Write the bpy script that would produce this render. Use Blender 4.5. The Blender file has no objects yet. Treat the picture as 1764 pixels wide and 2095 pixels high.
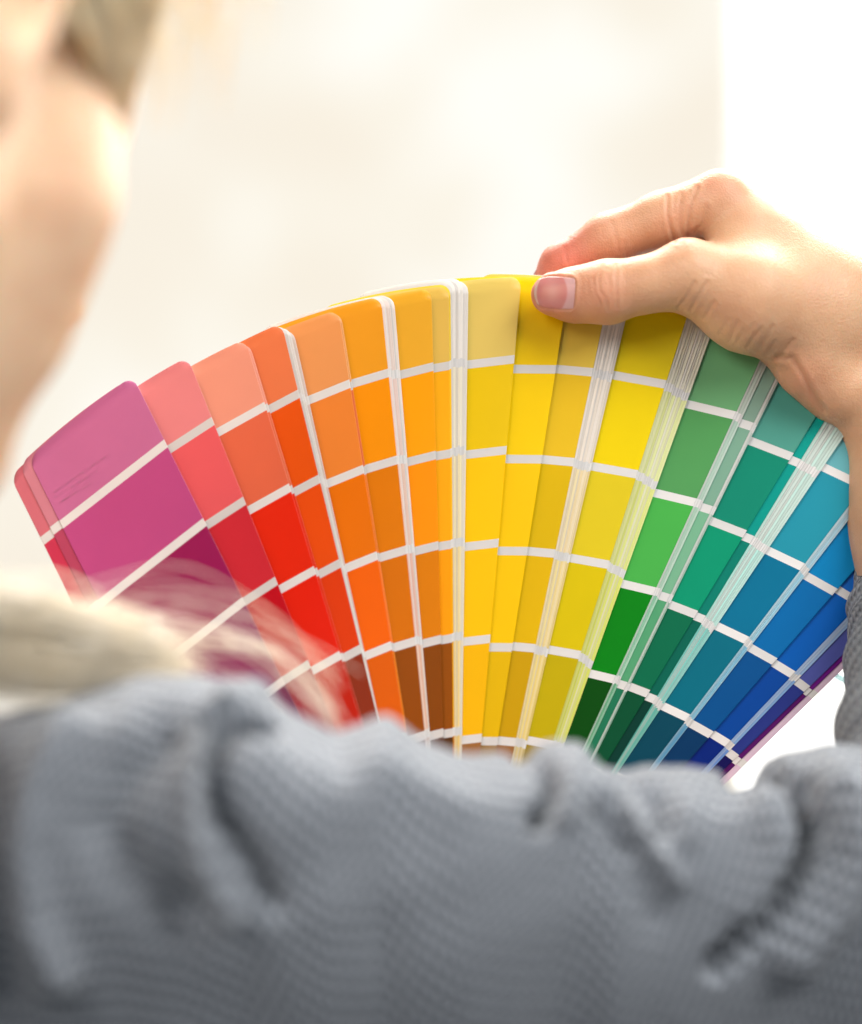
import bpy, math, random
import numpy as np
from mathutils import Vector
random.seed(7); rng=np.random.default_rng(7)
S=bpy.context.scene; COL=S.collection
F=4593.75                       # focal length in reference pixels (frame 1764 x 2095)
def P(X,Y,y): return ((X-882.0)*y/F, y, (1047.5-Y)*y/F)
def s2l(c):
    return tuple((x/12.92 if x<=.04045 else ((x+.055)/1.055)**2.4) for x in c)

# ------------------------------------------------------------------ helpers
def link(o,parent=None):
    COL.objects.link(o)
    if parent is not None: o.parent=parent
    return o
def tag(o,label=None,cat=None,group=None,kind=None):
    if label: o['label']=label
    if cat: o['category']=cat
    if group: o['group']=group
    if kind: o['kind']=kind
    return o
def mesh_np(name,V,Fc,mats,parent=None,smooth=True,mi=None):
    me=bpy.data.meshes.new(name)
    me.from_pydata([tuple(map(float,v)) for v in V],[],[tuple(map(int,f)) for f in Fc])
    for m in mats: me.materials.append(m)
    if mi is not None: me.polygons.foreach_set('material_index',list(mi))
    me.polygons.foreach_set('use_smooth',[smooth]*len(me.polygons))
    me.update()
    return link(bpy.data.objects.new(name,me),parent)
def quads_np(name,V,Q,mats,parent=None):
    """fast path: V (n,3), Q (m,4)"""
    me=bpy.data.meshes.new(name); V=np.ascontiguousarray(V,dtype=np.float32); Q=np.ascontiguousarray(Q,dtype=np.int32)
    me.vertices.add(len(V)); me.vertices.foreach_set('co',V.ravel())
    me.loops.add(Q.size); me.loops.foreach_set('vertex_index',Q.ravel())
    me.polygons.add(len(Q)); me.polygons.foreach_set('loop_start',np.arange(0,Q.size,4,dtype=np.int32))
    me.polygons.foreach_set('use_smooth',np.ones(len(Q),dtype=bool))
    for m in mats: me.materials.append(m)
    me.update(calc_edges=True); me.validate()
    return link(bpy.data.objects.new(name,me),parent)

def mat(name,base=(.8,.8,.8),rough=.5,**kw):
    m=bpy.data.materials.new(name); m.use_nodes=True
    b=m.node_tree.nodes['Principled BSDF']
    b.inputs['Base Color'].default_value=(*base,1); b.inputs['Roughness'].default_value=rough
    for k,v in kw.items(): b.inputs[k.replace('_',' ')].default_value=v
    return m,m.node_tree,b

# ------------------------------------------------------------------ materials
def card_material():
    m,nt,b=mat('printed_card',rough=.34)
    a=nt.nodes.new('ShaderNodeAttribute'); a.attribute_name='ink'
    n=nt.nodes.new('ShaderNodeTexNoise'); n.inputs['Scale'].default_value=45; n.inputs['Detail'].default_value=4
    tc=nt.nodes.new('ShaderNodeTexCoord'); nt.links.new(tc.outputs['Object'],n.inputs['Vector'])
    hs=nt.nodes.new('ShaderNodeHueSaturation'); hs.inputs['Saturation'].default_value=1.0
    mr=nt.nodes.new('ShaderNodeMapRange'); mr.inputs['To Min'].default_value=.95; mr.inputs['To Max'].default_value=1.05
    nt.links.new(n.outputs['Fac'],mr.inputs['Value']); nt.links.new(mr.outputs['Result'],hs.inputs['Value'])
    nt.links.new(a.outputs['Color'],hs.inputs['Color']); nt.links.new(hs.outputs['Color'],b.inputs['Base Color'])
    n2=nt.nodes.new('ShaderNodeTexNoise'); n2.inputs['Scale'].default_value=2500
    nt.links.new(tc.outputs['Object'],n2.inputs['Vector'])
    bp=nt.nodes.new('ShaderNodeBump'); bp.inputs['Strength'].default_value=.05; bp.inputs['Distance'].default_value=.0002
    nt.links.new(n2.outputs['Fac'],bp.inputs['Height']); nt.links.new(bp.outputs['Normal'],b.inputs['Normal'])
    b.inputs['Specular IOR Level'].default_value=.2
    return m
M_card=card_material()

def skin_material():
    m,nt,b=mat('skin',rough=.46)
    a=nt.nodes.new('ShaderNodeAttribute'); a.attribute_name='tone'
    tc=nt.nodes.new('ShaderNodeTexCoord')
    n=nt.nodes.new('ShaderNodeTexNoise'); n.inputs['Scale'].default_value=70; n.inputs['Detail'].default_value=6
    nt.links.new(tc.outputs['Object'],n.inputs['Vector'])
    mx=nt.nodes.new('ShaderNodeMix'); mx.data_type='RGBA'; mx.blend_type='MULTIPLY'
    cr=nt.nodes.new('ShaderNodeValToRGB'); cr.color_ramp.elements[0].color=(.90,.80,.76,1); cr.color_ramp.elements[0].position=.3
    cr.color_ramp.elements[1].color=(1.0,1.0,1.0,1); cr.color_ramp.elements[1].position=.65
    nt.links.new(n.outputs['Fac'],cr.inputs['Fac']); mx.inputs[0].default_value=1
    nt.links.new(a.outputs['Color'],mx.inputs[6]); nt.links.new(cr.outputs['Color'],mx.inputs[7])
    nt.links.new(mx.outputs[2],b.inputs['Base Color'])
    b.inputs['Subsurface Weight'].default_value=.35; b.inputs['Subsurface Radius'].default_value=(1,.35,.18)
    b.inputs['Subsurface Scale'].default_value=.005
    v=nt.nodes.new('ShaderNodeTexVoronoi'); v.inputs['Scale'].default_value=1500
    nt.links.new(tc.outputs['Object'],v.inputs['Vector'])
    n3=nt.nodes.new('ShaderNodeTexNoise'); n3.inputs['Scale'].default_value=500; n3.inputs['Detail'].default_value=4
    nt.links.new(tc.outputs['Object'],n3.inputs['Vector'])
    ad=nt.nodes.new('ShaderNodeMath'); ad.operation='ADD'; nt.links.new(v.outputs['Distance'],ad.inputs[0]); nt.links.new(n3.outputs['Fac'],ad.inputs[1])
    bp=nt.nodes.new('ShaderNodeBump'); bp.inputs['Strength'].default_value=.38; bp.inputs['Distance'].default_value=.0003
    nt.links.new(ad.outputs[0],bp.inputs['Height']); nt.links.new(bp.outputs['Normal'],b.inputs['Normal'])
    return m
M_skin=skin_material()

def knit_material():
    m,nt,b=mat('grey_knit',rough=.95)
    b.inputs['Specular IOR Level'].default_value=.1
    b.inputs['Sheen Weight'].default_value=.25; b.inputs['Sheen Roughness'].default_value=.5
    uv=nt.nodes.new('ShaderNodeUVMap'); uv.uv_map='knit'
    sx=nt.nodes.new('ShaderNodeSeparateXYZ'); nt.links.new(uv.outputs['UV'],sx.inputs['Vector'])
    wn=nt.nodes.new('ShaderNodeTexNoise'); wn.inputs['Scale'].default_value=.25; nt.links.new(uv.outputs['UV'],wn.inputs['Vector'])
    def M(op,a,bb=None):
        n=nt.nodes.new('ShaderNodeMath'); n.operation=op
        for i,q in enumerate((a,bb)):
            if q is None: continue
            if isinstance(q,(int,float)): n.inputs[i].default_value=q
            else: nt.links.new(q,n.inputs[i])
        return n.outputs[0]
    u=M('ADD',sx.outputs['X'],M('MULTIPLY',wn.outputs['Fac'],.5)); v=M('ADD',sx.outputs['Y'],M('MULTIPLY',wn.outputs['Fac'],.35))
    row=M('SINE',M('MULTIPLY',v,math.tau)); st=M('SINE',M('MULTIPLY',M('ADD',u,M('MULTIPLY',row,.22)),math.tau))
    h=M('ADD',M('MULTIPLY',row,.5),M('MULTIPLY',st,.45))
    n1=nt.nodes.new('ShaderNodeTexNoise'); n1.inputs['Scale'].default_value=3.5; n1.inputs['Detail'].default_value=5; nt.links.new(uv.outputs['UV'],n1.inputs['Vector'])
    h=M('ADD',h,M('MULTIPLY',n1.outputs['Fac'],1.2))
    bp=nt.nodes.new('ShaderNodeBump'); bp.inputs['Strength'].default_value=.9; bp.inputs['Distance'].default_value=.0009
    nt.links.new(h,bp.inputs['Height']); nt.links.new(bp.outputs['Normal'],b.inputs['Normal'])
    cr=nt.nodes.new('ShaderNodeValToRGB'); cr.color_ramp.elements[0].position=.0; cr.color_ramp.elements[1].position=1
    cr.color_ramp.elements[0].color=(.065,.075,.092,1); cr.color_ramp.elements[1].color=(.395,.425,.468,1)
    nt.links.new(M('ADD',M('MULTIPLY',h,.52),.18),cr.inputs['Fac']); nt.links.new(cr.outputs['Color'],b.inputs['Base Color'])
    return m
M_knit=knit_material()
def hair_material():
    m,nt,b=mat('blond_hair',rough=.5)
    b.inputs['Subsurface Weight'].default_value=0
    tc=nt.nodes.new('ShaderNodeTexCoord'); n=nt.nodes.new('ShaderNodeTexNoise'); n.inputs['Scale'].default_value=60
    nt.links.new(tc.outputs['Object'],n.inputs['Vector'])
    cr=nt.nodes.new('ShaderNodeValToRGB'); cr.color_ramp.elements[0].position=.35; cr.color_ramp.elements[1].position=.65
    cr.color_ramp.elements[0].color=(.99,.83,.58,1); cr.color_ramp.elements[1].color=(.99,.92,.75,1)
    nt.links.new(n.outputs['Fac'],cr.inputs['Fac']); nt.links.new(cr.outputs['Color'],b.inputs['Base Color'])
    tr=nt.nodes.new('ShaderNodeBsdfTranslucent'); nt.links.new(cr.outputs['Color'],tr.inputs['Color'])
    ms=nt.nodes.new('ShaderNodeMixShader'); ms.inputs[0].default_value=.6
    nt.links.new(b.outputs[0],ms.inputs[1]); nt.links.new(tr.outputs[0],ms.inputs[2])
    nt.links.new(ms.outputs[0],nt.nodes['Material Output'].inputs['Surface'])
    return m
M_hair=hair_material()
M_nail,_nt,_b=mat('nail_plate',rough=.2); _b.inputs['Coat Weight'].default_value=.4; _b.inputs['Subsurface Weight'].default_value=.2; _b.inputs['Subsurface Scale'].default_value=.002
_a=_nt.nodes.new('ShaderNodeAttribute'); _a.attribute_name='tone'; _nt.links.new(_a.outputs['Color'],_b.inputs['Base Color'])
M_steel,_,_b=mat('steel',(.6,.6,.6),.3); _b.inputs['Metallic'].default_value=1
M_plastic,_,_b=mat('clear_plastic',(.55,.78,.80),.12); _b.inputs['Transmission Weight'].default_value=.7
M_eye,_,_=mat('eye_white',(.8,.78,.75),.15)

# ------------------------------------------------------------------ fan deck
# each card: points along its right edge (reference pixels), direction of the white bands, distance of the first
# band from the top, colours of its rows from the top
deck=link(bpy.data.objects.new('color_fan_deck',None)); deck.location=P(793,2120,.725)
tag(deck,'fanned out paint colour sample deck running from magenta through orange, yellow and green to blue','colour fan')
bpy.context.view_layer.update()
BANDW=17.5
def fitline(pts):
    p=np.array(pts,float); c=p.mean(0); d=np.linalg.svd(p-c)[2][0]
    if d[1]<0: d=-d
    return c,d
depth=[0.0]
CARDS=[]
def paper(k=0): 
    t=rng.uniform(-.06,.02); return s2l((.875+t,.868+t,.858+t))
def card(pts,bands,u,rows,w=268,top=168,lift=1.9,r=24,name='color_card',step=.8,gapstep=None,edge=None,shift=0):
    """pts right edge polyline px; bands = list of Y px where the white bands' upper border meets the right edge"""
    CARDS.append(dict(pts=pts,bands=bands,u=u,rows=rows,w=w,top=top,lift=lift,r=r,step=step,edge=edge,shift=shift))

def build_card(k,c,depth_mm):
    p0,e=fitline(c['pts']); u=np.array(c['u'],float); u/=np.linalg.norm(u)
    b0=c['bands'][0]
    sY=lambda Y:(Y-p0[1])/e[1]
    top=sY(b0)-c['top']; end=sY(2190)
    end=min(end, top+1690)
    bw=BANDW/abs(e[0]*-u[1]+e[1]*u[0]) if False else BANDW
    cuts=[top]; cols=[]
    bs=[sY(Y) for Y in c['bands']]
    while len(bs)<8 and bs[-1]+250<end: bs.append(bs[-1]+(bs[-1]-bs[-2] if len(bs)>1 else 186))
    rows=list(c['rows'])
    while len(rows)<len(bs)+1: rows.append(tuple(x*.8 for x in rows[-1]))
    for i,b in enumerate(bs):
        cuts+= [b,b+bw]; cols+=[rows[i],None]
    cuts.append(end); cols.append(rows[len(bs)])
    # refine the rows so the sheet can bow
    S_=[];C_=[]
    for i in range(len(cuts)-1):
        n=1 if cols[i] is None else 5
        for j in range(n):
            S_.append(cuts[i]+(cuts[i+1]-cuts[i])*j/n); C_.append(cols[i])
    S_.append(cuts[-1])
    S_=np.array(S_); w=c['w']; r=c['r']
    ve=[0,1.5,3,6,10,15,20,r]; vs=np.array(ve+list(np.linspace(r,w-r,13)[1:-1])+[w-x for x in ve[::-1]],float)
    def cut(v):
        q=min(v,w-v)
        return 0 if q>=r else r-math.sqrt(max(r*r-(r-q)**2,0))
    nS=len(S_); nV=len(vs)
    ph=rng.uniform(0,6.28); amp=rng.uniform(.1,.35)
    front=np.zeros((nV,nS,3))
    for i,v in enumerate(vs):
        ct=cut(v)
        # slight bow of the top border like a pack trimmed on a round
        bow=7*((v/w-.45)*2)**2
        for j,s in enumerate(S_):
            ss=max(s,top+ct+bow) if j>0 else top+ct+bow
            if j==nS-1: ss=end-ct
            X=p0[0]+e[0]*ss+u[0]*v; Y=p0[1]+e[1]*ss+u[1]*v
            f=(1-v/w); along=min(1,max(0,(2150-Y)/1200))
            d=.75+(depth_mm - c['lift']*f*f*along + (.5*math.sin(X/210+Y/330)+.25*math.sin(X/75-Y/190))*along)*.001 - (Y-900)*.000022
            front[i,j]=P(X,Y,d)
    front-=np.array(deck.location)
    V=[];Fc=[];colr=[]
    th=.00022
    for side in (0,1):
        for i in range(nV):
            for j in range(nS):
                q=front[i,j].copy(); q[1]+=th*side; V.append(q)
    N=nV*nS; ed=paper()
    wht=paper()
    for i in range(nV-1):
        for j in range(nS-1):
            a=i*nS+j; b=a+nS
            # v grows to the left
            Fc.append((a,b,b+1,a+1)); colr.append(wht if C_[j] is None else s2l(C_[j]))
            Fc.append((N+a,N+a+1,N+b+1,N+b)); colr.append(s2l((.86,.86,.85)))
    def rim(a,b,col): Fc.append((a,b,N+b,N+a)); colr.append(col)
    for j in range(nS-1):
        rim(j,j+1,ed); a=(nV-1)*nS+j; rim(a+1,a,ed)
    for i in range(nV-1):
        rim((i+1)*nS,i*nS,ed); rim(i*nS+nS-1,(i+1)*nS+nS-1,ed)
    o=mesh_np('color_card',V,Fc,[M_card],deck,smooth=False)
    att=o.data.color_attributes.new('ink','FLOAT_COLOR','CORNER')
    buf=[]
    for f,cc in zip(Fc,colr): buf+= [cc[0],cc[1],cc[2],1]*4
    att.data.foreach_set('color',buf)
    # smooth the sheet faces only
    o.data.polygons.foreach_set('use_smooth',[i<2*(nV-1)*(nS-1) for i in range(len(Fc))])
    o['_front']=0
    del o['_front']
    return o,front

def stack(pl,pr,bl,br,u,tints,n,top=165,mix=.75,lift=1.9,w=262):
    """thin sheets fanned narrowly between a left line and a right line; bl/br band Y on either"""
    cl,el=fitline(pl); cr_,er=fitline(pr)
    for k in range(1,n+1):
        t=k/n
        pts=[]
        for Y in (600,1500):
            xl=cl[0]+el[0]*(Y-cl[1])/el[1]; xr=cr_[0]+er[0]*(Y-cr_[1])/er[1]
            pts.append((xl+(xr-xl)*(t+rng.uniform(-.3,.3)/n*(0 if k==n else 1)),Y))
        bands=[a+(b-a)*t+rng.uniform(-2,2) for a,b in zip(bl,br)]
        rows=[]
        g=rng.uniform(-.06,.04); mm=min(1,max(0,mix+rng.uniform(-.5,.25)))
        for tc in tints:
            rows.append(tuple(min(.93,x*(1-mm)+w_*mm+g) for x,w_ in zip(tc,(.88,.86,.84))))
        card(pts,bands,u,rows,top=top+rng.uniform(-3,3),step=.25,lift=lift,w=w)

G=.8
card([(271,770),(338,902),(417,1061),(497,1228)],[899,1060,1222,1385],(-575,447),
     [(.77,.42,.60),(.74,.29,.52),(.59,.09,.33),(.55,.12,.36),(.45,.1,.3)],w=272,top=150,lift=1.9)
card([(259,780),(326,912),(405,1071),(485,1238)],[907,1068,1230,1393],(-575,447),
     [(.80,.50,.56),(.70,.26,.38),(.6,.1,.3),(.5,.1,.3)],w=280,top=150,lift=1.9,step=.25)
card([(246,798),(313,930),(392,1089),(472,1256)],[923,1084,1246,1409],(-575,447),
     [(.80,.42,.47),(.78,.20,.32),(.6,.1,.2),(.5,.1,.2)],w=287,top=147,lift=1.9,step=.25)
card([(382,727),(437,861),(501,1024),(564,1187),(631,1357),(686,1487)],[853,1016,1180,1350],(-243,158),
     [(.90,.52,.53),(.90,.36,.38),(.80,.16,.21),(.75,.02,.10),(.62,.1,.2)],top=138)
card([(499,688),(544,826),(594,994),(642,1163),(692,1337),(738,1469)],[822,989,1158,1332],(-260,145),
     [(.93,.60,.50),(.89,.41,.28),(.90,.15,.02),(.90,.12,0),(.75,.12,.02)],top=140)
card([(505,690),(550,828),(600,996),(648,1165),(698,1339),(744,1471)],[825,992,1161,1335],(-260,145),
     [(.93,.62,.54),(.89,.45,.32),(.88,.2,.08),(.88,.2,.05),(.7,.2,.1)],top=138,step=.2)
card([(577,660),(612,802),(651,976),(692,1149),(736,1324),(772,1456)],[797,971,1144,1319],(-160,85),
     [(.92,.48,.29),(.91,.33,.02),(.92,.31,.02),(.88,.24,.01),(.55,.19,.08)],top=146)
stack([(577,660),(612,802),(651,976),(692,1149),(736,1324),(772,1456)],[(594,657),(635,815),(668,973),(699,1147),(744,1322),(777,1469)],
     [797,971,1144,1319],[811,980,1156,1330],(-.9,.42),[(.93,.75,.7),(.93,.7,.65),(.93,.65,.6),(.92,.6,.5),(.85,.5,.4)],3,top=148,mix=.9)
card([(690,629),(718,778),(742,952),(770,1129),(798,1313),(826,1469)],[776,951,1128,1312],(-.927,.375),
     [(.93,.61,.35),(.94,.53,.2),(.93,.46,0),(.96,.40,0),(.88,.38,0)],top=150)
card([(694,629),(722,778),(747,952),(774,1129),(802,1313),(830,1469)],[780,953,1130,1314],(-.927,.375),
     [(.93,.66,.42),(.9,.45,.25),(.93,.5,.2),(.96,.5,.2),(.88,.48,.1)],top=151,step=.2)
card([(779,607),(796,756),(813,934),(829,1119),(846,1307),(872,1495)],[754,932,1116,1303,1495],(-.958,.287),
     [(.95,.63,.13),(.98,.59,0),(.89,.49,0),(.85,.45,0),(.58,.29,0),(.4,.2,.05)],top=154)
stack([(779,607),(796,756),(813,934),(829,1119),(846,1307),(872,1495)],[(805,607),(822,756),(833,926),(844,1119),(861,1307),(883,1495)],
     [754,932,1116,1303,1495],[757,930,1112,1301,1490],(-.97,.26),[(.95,.85,.8),(.95,.8,.75),(.95,.75,.65),(.93,.65,.55),(.92,.62,.45),(.7,.5,.4)],6,top=158,mix=.8)
card([(883,600),(889,741),(892,923),(893,1108),(900,1300),(911,1495)],[741,922,1107,1299,1490],(-.97,.243),
     [(.94,.69,.18),(1,.65,0),(1,.59,0),(.87,.50,0),(.53,.27,0),(.35,.18,.05)],top=158)
card([(918,592),(922,741),(922,919),(922,1106),(924,1298),(928,1495)],[739,919,1105,1297,1490],(-.985,.17),
     [(.90,.74,.34),(1,.70,.06),(1,.68,.03),(1,.63,0),(.58,.30,0),(.35,.2,.05)],top=160)
card([(921,590),(925,741),(925,919),(925,1106),(927,1298),(931,1495)],[737,917,1103,1295,1488],(-.985,.17),
     [(.93,.80,.2),(1,.78,.1),(1,.75,.1),(.95,.7,.1),(.9,.65,.05),(.8,.5,.05)],top=162,step=.2)
stack([(921,590),(925,741),(925,919),(925,1106),(927,1298),(931,1495)],[(957,580),(959,741),(956,915),(948,1103),(945,1296),(949,1495)],
     [735,915,1101,1294,1488],[732,911,1099,1292,1486],(-.99,.14),[(.9,.88,.84),(.93,.88,.75),(.95,.85,.6),(.95,.82,.5),(.93,.78,.4),(.9,.7,.2)],7,top=166,mix=.6,w=205)
card([(1065,566),(1057,726),(1039,913),(1018,1101),(1001,1298),(989,1500)],[726,912,1102,1298,1501],(-.993,.115),
     [(.89,.78,.40),(.93,.78,.02),(1,.79,0),(.98,.77,0),(.95,.72,0),(.6,.4,.2)],top=166)
card([(1154,655),(1137,759),(1110,941),(1077,1119),(1047,1318),(1023,1506)],[747,931,1119,1316,1508],(-1,-.01),
     [(.94,.79,0),(.97,.81,0),(.98,.79,0),(.97,.78,0),(.88,.71,0),(.6,.45,.2)],top=182)
card([(1232,659),(1216,758),(1177,939),(1134,1125),(1097,1318),(1058,1506)],[753,937,1124,1318,1510],(-.996,-.09),
     [(.87,.75,.28),(.90,.74,.12),(.86,.71,0),(.88,.71,0),(.78,.61,0),(.6,.4,.2)],top=180)
stack([(1232,659),(1216,758),(1177,939),(1134,1125),(1097,1318),(1058,1506)],[(1280,655),(1255,766),(1210,953),(1169,1138),(1119,1322),(1084,1508)],
     [754,938,1125,1319,1510],[764,948,1134,1326,1514],(-.99,-.12),[(.88,.85,.8),(.9,.85,.78),(.93,.83,.6),(.93,.82,.5),(.92,.8,.4),(.8,.7,.4)],8,top=176,mix=.7)
card([(1406,642),(1364,787),(1306,969),(1245,1154),(1185,1338),(1135,1510)],[778,962,1147,1332,1515],(-.985,-.174),
     [(.86,.77,.03),(.93,.82,0),(.87,.78,.12),(.84,.75,0),(.74,.66,0),(.6,.5,0)],top=160)
stack([(1406,642),(1364,787),(1306,969),(1245,1154),(1185,1338),(1135,1510)],[(1453,682),(1410,816),(1345,996),(1278,1179),(1210,1363),(1161,1505)],
     [780,964,1150,1335,1515],[805,985,1168,1352,1520],(-.98,-.2),[(.86,.85,.76),(.85,.87,.6),(.84,.86,.5),(.83,.85,.4),(.82,.84,.35),(.8,.8,.3)],10,top=165,mix=.45)
card([(1562,729),(1507,844),(1425,1013),(1341,1199),(1263,1380),(1200,1521)],[842,1020,1202,1382,1560],(-.973,-.232),
     [(.42,.66,.45),(.32,.60,.34),(.28,.68,.29),(.0,.50,.06),(.0,.28,.01),(0,.2,0)],top=160)
stack([(1562,729),(1507,844),(1425,1013),(1341,1199),(1263,1380),(1200,1521)],[(1580,735),(1520,850),(1437,1020),(1352,1205),(1274,1386),(1210,1525)],
     [842,1020,1202,1382,1560],[850,1026,1207,1386,1564],(-.96,-.27),[(.75,.80,.75),(.72,.82,.76),(.7,.82,.74),(.6,.8,.68),(.45,.7,.55),(.3,.5,.4)],3,top=160,mix=.3)
card([(1594,770),(1534,877),(1454,1045),(1372,1209),(1288,1381),(1220,1541)],[865,1036,1216,1396,1575],(-.95,-.3),
     [(.50,.62,.55),(.48,.65,.56),(.46,.69,.55),(.32,.62,.44),(.12,.45,.32),(0,.3,.2)],top=160,step=.3)
stack([(1594,770),(1534,877),(1454,1045),(1372,1209),(1288,1381),(1220,1541)],[(1602,773),(1542,880),(1461,1048),(1378,1212),(1294,1384),(1226,1544)],
     [865,1036,1216,1396,1575],[869,1040,1219,1399,1578],(-.95,-.3),[(.75,.80,.75),(.72,.80,.76),(.6,.75,.68),(.5,.7,.6),(.35,.6,.5),(.3,.5,.4)],2,top=160,mix=.5)
card([(1684,834),(1620,939),(1526,1084),(1423,1248),(1329,1412),(1260,1540)],[927,1085,1250,1412,1575],(-.933,-.359),
     [(.31,.60,.54),(.04,.52,.42),(0,.57,.42),(.01,.41,.28),(0,.30,.18),(0,.2,.12)],top=165)
card([(1692,869),(1636,943),(1540,1092),(1442,1256),(1345,1416),(1272,1560)],[940,1097,1260,1424,1585],(-.93,-.37),
     [(0,.60,.55),(0,.58,.53),(0,.48,.41),(0,.38,.31),(0,.22,.18),(0,.15,.12)],top=165,step=.5)
stack([(1692,869),(1636,943),(1540,1092),(1442,1256),(1345,1416),(1272,1560)],[(1712,920),(1677,970),(1573,1115),(1468,1269),(1360,1433),(1285,1560)],
     [940,1097,1260,1424,1585],[964,1119,1281,1440,1600],(-.92,-.4),[(.75,.86,.82),(.74,.86,.82),(.7,.88,.84),(.5,.8,.76),(.35,.72,.66),(.2,.6,.5)],8,top=165,mix=.4)
card([(1731,1041),(1649,1154),(1532,1304),(1411,1463),(1333,1568)],[988,1153,1303,1462,1600],(-.903,-.429),
     [(.40,.69,.72),(.13,.56,.64),(0,.43,.57),(0,.41,.49),(0,.26,.34),(0,.2,.3)],top=165)
stack([(1731,1041),(1649,1154),(1532,1304),(1411,1463),(1333,1568)],[(1744,1052),(1659,1166),(1540,1318),(1420,1470),(1342,1573)],
     [990,1155,1305,1464,1602],[1000,1166,1315,1472,1608],(-.9,-.44),[(.7,.82,.86),(.65,.8,.86),(.6,.78,.85),(.5,.72,.82),(.35,.6,.75),(.2,.4,.6)],4,top=165,mix=.35)
card([(1760,1150),(1716,1209),(1587,1349),(1458,1498),(1395,1576)],[1040,1205,1347,1497,1640],(-.87,-.49),
     [(0,.60,.8),(0,.50,.73),(0,.40,.65),(0,.30,.54),(0,.20,.37),(0,.15,.3)],top=165)
card([(1731,1263),(1626,1380),(1489,1521),(1434,1580)],[1070,1228,1374,1515,1650],(-.85,-.52),
     [(.2,.5,.82),(.10,.42,.79),(0,.35,.69),(0,.26,.59),(0,.13,.46),(0,.1,.35)],top=165)
stack([(1731,1263),(1626,1380),(1489,1521),(1434,1580)],[(1744,1272),(1637,1389),(1499,1529),(1443,1587)],
     [1072,1230,1376,1517,1652],[1080,1238,1384,1524,1658],(-.84,-.54),[(.7,.78,.9),(.68,.77,.9),(.6,.72,.87),(.5,.65,.84),(.4,.55,.8),(.3,.4,.7)],3,top=165,mix=.35)
card([(1731,1338),(1653,1404),(1509,1545),(1477,1584)],[1110,1262,1404,1545,1690],(-.8,-.6),
     [(.45,.45,.75),(.35,.36,.68),(.31,.34,.63),(.16,.21,.52),(.06,.04,.32),(.05,.03,.3)],top=165)
card([(1735,1345),(1658,1412),(1515,1552),(1484,1590)],[1118,1270,1412,1553,1698],(-.8,-.6),
     [(.5,.2,.6),(.45,.12,.55),(.42,.08,.50),(.35,.06,.4),(.3,.05,.35),(.3,.05,.3)],top=165,step=.3)
card([(1744,1354),(1667,1421),(1524,1561),(1493,1599)],[1124,1276,1418,1559,1704],(-.8,-.6),
     [(.85,.75,.83)]*6,top=165,step=.3)

dm=-13.0; FRONTS=[]
for k,c in enumerate(CARDS):
    o,fr=build_card(k,c,dm); FRONTS.append(dm)
    if k==0: FIRST=o
    if c['step']>=.8:
        import colorsys
        hh,ss_,vv_=colorsys.rgb_to_hsv(*c['rows'][1]); hd=hh*360
        nm=[(8,'red'),(22,'orange-red'),(34,'orange'),(46,'amber'),(58,'yellow'),(75,'greenish yellow'),(150,'green'),(172,'teal green'),(193,'teal blue'),(222,'blue'),(250,'violet blue'),(300,'purple'),(345,'magenta'),(361,'coral red')]
        o['label']=next(b for a,b in nm if hd<a)+' swatches on a wide uncovered card'
    dm+=max(c['step'],.2) if k+1<len(CARDS) and CARDS[k+1]['step']>=.8 else (CARDS[k+1]['step'] if k+1<len(CARDS) else .8)
print('cards',len(CARDS),'depth range',FRONTS[0],FRONTS[-1])
# screw through the pivot
def lathe(profile,n=32):
    V=[];Fc=[]
    for (r,y) in profile:
        for i in range(n): a=i/n*math.tau; V.append((r*math.cos(a),y,r*math.sin(a)))
    for j in range(len(profile)-1):
        for i in range(n): a=j*n+i;b=j*n+(i+1)%n; Fc.append((a,b,b+n,a+n))
    Fc.append(tuple(range(n))[::-1]); Fc.append(tuple(range((len(profile)-1)*n,len(profile)*n)))
    return V,Fc
V,Fc=lathe([(.004,-.022),(.006,-.0215),(.007,-.020),(.007,-.019),(.0025,-.019),(.0025,.022),(.007,.022),(.007,.024),(.005,.0255)])
mesh_np('screw',V,Fc,[M_steel],deck)

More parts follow.
